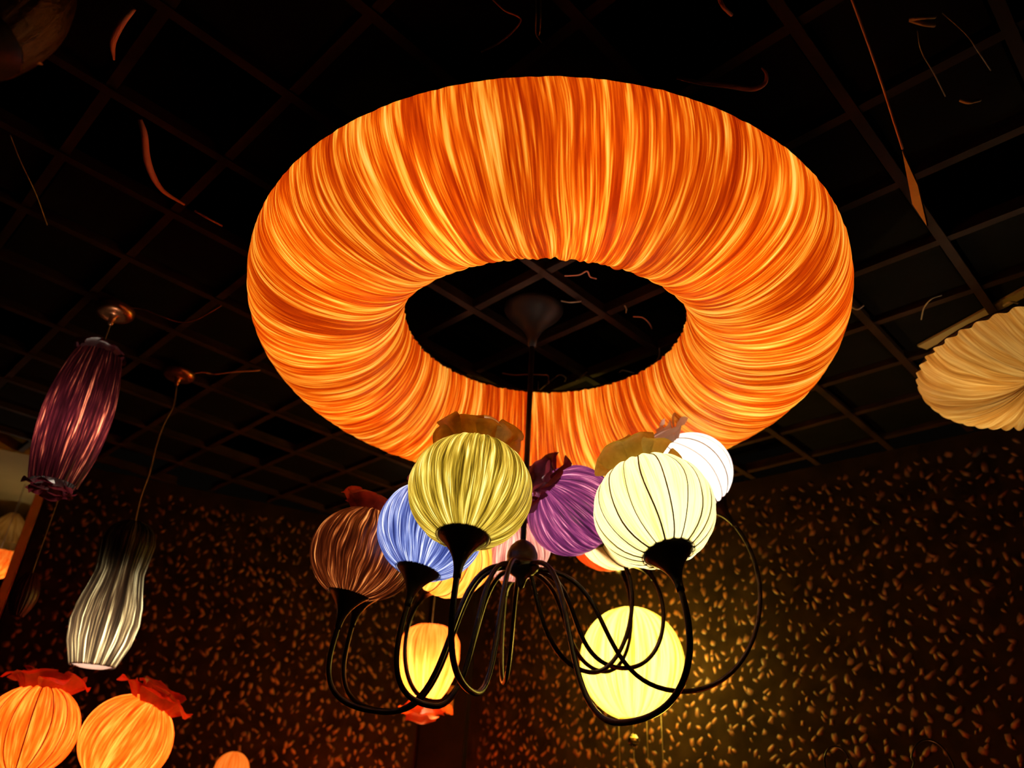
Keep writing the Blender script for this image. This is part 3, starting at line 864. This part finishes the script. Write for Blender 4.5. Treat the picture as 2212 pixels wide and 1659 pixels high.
# ------------------------------------------------------------------ loose cables and tags under the ceiling
def loose(name, pts, rad, mat, label, cat='cable', flat=1.0, dz=None, group=None):
    P3 = []
    for i, p in enumerate(pts):
        z = CEIL - 0.004 - (p[2] if len(p) > 2 else 0.0)
        P3.append(at_z(p[0], p[1], z))
    path = smooth_path(P3, 7)
    V, F = tube_vf(path, rad, 8, flat)
    o0 = P3[0]
    V = [v - o0 for v in V]
    o = bpy.data.objects.new(name, mesh(name, V, F, mat))
    put(o, Matrix.Translation(o0))
    return tag(o, label, cat, group)

taper = lambda r: (lambda t: r * (0.35 + 0.65 * math.sin(PI * min(1, .12 + t * .9))))
loose('loose_cable', [(302, 258, 0), (312, 290, .02), (316, 335, .03), (328, 375, .03), (352, 412, .02), (398, 442, 0)], taper(.0095), M_CABLE, 'orange cable sagging in an S curve left of the ring lamp')
loose('loose_cable', [(290, 18, 0), (262, 50, .02), (244, 90, .02), (246, 128, 0)], taper(.0085), M_CABLE, 'short orange cable curving near the upper left corner')
loose('loose_cable', [(420, 455, 0), (450, 472, .008), (480, 488, 0)], .003, M_CABLE, 'short straight orange cable end left of the ring rim')
loose('loose_cable', [(1462, 168, 0), (1510, 178, .02), (1570, 185, .03), (1625, 192, .03), (1652, 180, .02), (1655, 160, .01), (1645, 146, 0)], taper(.006), M_CABLE, 'orange cable hooked in a U above the right rim of the ring lamp')
loose('loose_cable', [(1552, -8, 0), (1562, 14, .01), (1580, 32, 0)], .0042, M_CABLE, 'short orange cable at the top edge right of centre')
loose('loose_cable', [(1060, -6, 0), (1090, 22, .02), (1125, 44, .01), (1085, 88, .01), (1040, 112, 0)], .0022, M_CABLE, 'thin red cable zigzag above the ring lamp at the top edge')
loose('bent_wire', [(1157, -10, 0), (1158, 30, .05), (1158, 72, .05), (1170, 92, 0)], .0016, M_STRING, 'thin bent wire hanging at the top edge above the ring')
loose('bent_wire', [(1168, -10, 0), (1168, 30, .05), (1166, 70, .05), (1160, 78, 0)], .0016, M_STRING, 'second thin bent wire hanging close beside the other above the ring')
loose('feed_cable', [(284, 665, .01), (310, 668, .03), (345, 682, .05), (385, 695, .05), (420, 692, .04), (455, 674, .02), (478, 660, 0)], .0022, M_COPPER, 'thin copper cable running from the maroon pendant canopy')
loose('feed_cable', [(420, 806, .01), (440, 804, .02), (462, 808, .02), (500, 804, .02), (562, 800, 0)], .0026, M_CABLE, 'thin orange cable running right from the vase pendant canopy')
loose('loose_cable', [(22, 292, 0), (45, 350, .03), (78, 420, .03), (102, 486, 0)], .0016, M_STRING, 'thin pale wire trailing down the ceiling at far left')
loose('bent_wire', [(1838, 662, 0), (1852, 668, .01), (1866, 660, 0)], .003, M_STRING, 'small bent wire right beside the ring lamp')
q0 = at_z(1965, 42, CEIL - .004)
r0 = thing('wire_clip', Matrix.Translation(q0), 'small tan two bladed clip on the ceiling at upper right', 'clip')
for pts in ([(1965, 42, 0), (1990, 38, .01), (2020, 36, 0)], [(1965, 43, 0), (1995, 52, .012), (2018, 55, 0)]):
    path = smooth_path([at_z(x, y, CEIL - .004 - dz) for x, y, dz in pts], 7)
    part('blade', tube('blade', path, .0042, M_CARD, 8), Matrix.Identity(4), r0)
loose('wire_clip', [(2074, 216, 0), (2092, 221, .012), (2117, 216, 0)], .0042, M_CARD, 'small tan bow shaped clip on the ceiling at right', 'clip')
loose('bent_wire', [(2036, 28, 0), (2085, 72, .02), (2112, 110, .02), (2140, 152, 0)], .0014, M_STRING, 'thin wire arcing across the upper right ceiling')
loose('bent_wire', [(1982, 66, 0), (1990, 110, .02), (2018, 160, .02), (2042, 208, 0)], .0014, M_STRING, 'thin wire curving between the two tan clips')
loose('bent_wire', [(1990, 690, 0), (1996, 665, .02), (2012, 646, .02), (2034, 638, 0)], .0018, M_STRING, 'thin hooked wire above the shell lamp')
loose('bent_wire', [(2168, 660, 0), (2185, 652, .02), (2212, 660, 0)], .003, M_STRING, 'pale wire loop over the top of the shell lamp')
hole_wires = [
    ([(1085, 806), (1110, 810), (1140, 809), (1170, 810), (1184, 812), (1184, 828)], M_CABLE, 'red wire running across the far side of the ring hole'),
    ([(1160, 848), (1178, 832), (1196, 818), (1210, 810), (1222, 816), (1220, 824)], M_STRING, 'curly yellowish wire at the far side of the ring hole'),
    ([(1245, 822), (1262, 808), (1268, 804), (1258, 812)], M_STRING, 'small yellow wire end near the far rim of the ring hole'),
    ([(1418, 780), (1424, 768), (1424, 752)], M_STRING, 'short bright wire at the right end of the ring hole'),
    ([(1338, 804), (1345, 800), (1362, 804), (1380, 808)], M_STRING, 'small bent wire near the right far rim of the ring hole'),
    ([(1220, 596), (1250, 594), (1268, 586), (1275, 598), (1288, 602)], M_CABLE, 'kinked wire at the near side of the ring hole'),
    ([(1212, 650), (1232, 653), (1256, 651)], M_STRING, 'straight short wire right of the chandelier canopy'),
    ([(1368, 684), (1388, 686), (1402, 698), (1408, 710)], M_CABLE, 'curved wire in the right half of the ring hole'),
    ([(1349, 660), (1353, 668), (1352, 676)], M_STRING, 'tiny wire stub right of centre in the ring hole'),
]
for pts, mt, lab in hole_wires:
    loose('stray_wire', [(x, y, .012 * (0 < i < len(pts) - 1)) for i, (x, y) in enumerate(pts)], .0022, mt, lab, group='stray wires above the ring')

# cord with a card tag
top = at_z(1815, -70, CEIL)
bot = at_z(1950, 322, 2.86)
r0 = thing('hanging_tag', Matrix.Translation(top), 'tan diamond shaped card tag on a long cord at upper right', 'tag')
part('cord', tube('cord', smooth_path([top, top.lerp(bot, .5) + Vector((.004, 0, 0)), bot], 6), .0026, M_CABLE, 6), Matrix.Identity(4), r0)
tn = Vector((-.85, .10, -.45)).normalized()
def on_plane(x, y):
    d = Vector(ray(x, y)); c0 = Vector(CAM)
    return c0 + d * ((bot - c0).dot(tn) / d.dot(tn))
q = [on_plane(1950, 325), on_plane(1984, 400), on_plane(2004, 488), on_plane(1972, 440)]
V = [p + tn * .002 for p in q] + [p - tn * .002 for p in q]
F = [(0, 1, 2, 3), (7, 6, 5, 4)] + [(k, k + 4, (k + 1) % 4 + 4, (k + 1) % 4) for k in range(4)]
part('card', mesh('card', V, F, M_CARD, smooth=False), Matrix.Identity(4), r0)

# small wooden plate fixed on the pilaster face
a2 = pa + LN * .035; b2 = pb + RN * .035
fd = (b2 - a2).normalized(); fn = Vector((fd.y, -fd.x))
if fn.dot(-CORNER) < 0: fn = -fn
dd = ray(973, 1512)
t = (a2 - Vector((CAM[0], CAM[1]))).dot(fn) / Vector((dd[0], dd[1])).dot(fn)
P = Vector(CAM + dd * t)
put(o, Matrix.Translation(P + Vector((fn.x, fn.y, 0)) * .006) @ Matrix.Rotation(math.atan2(fd.y, fd.x), 4, 'Z'))
tag(o, 'small upright orange wooden plate on the dark corner pilaster', 'plate')
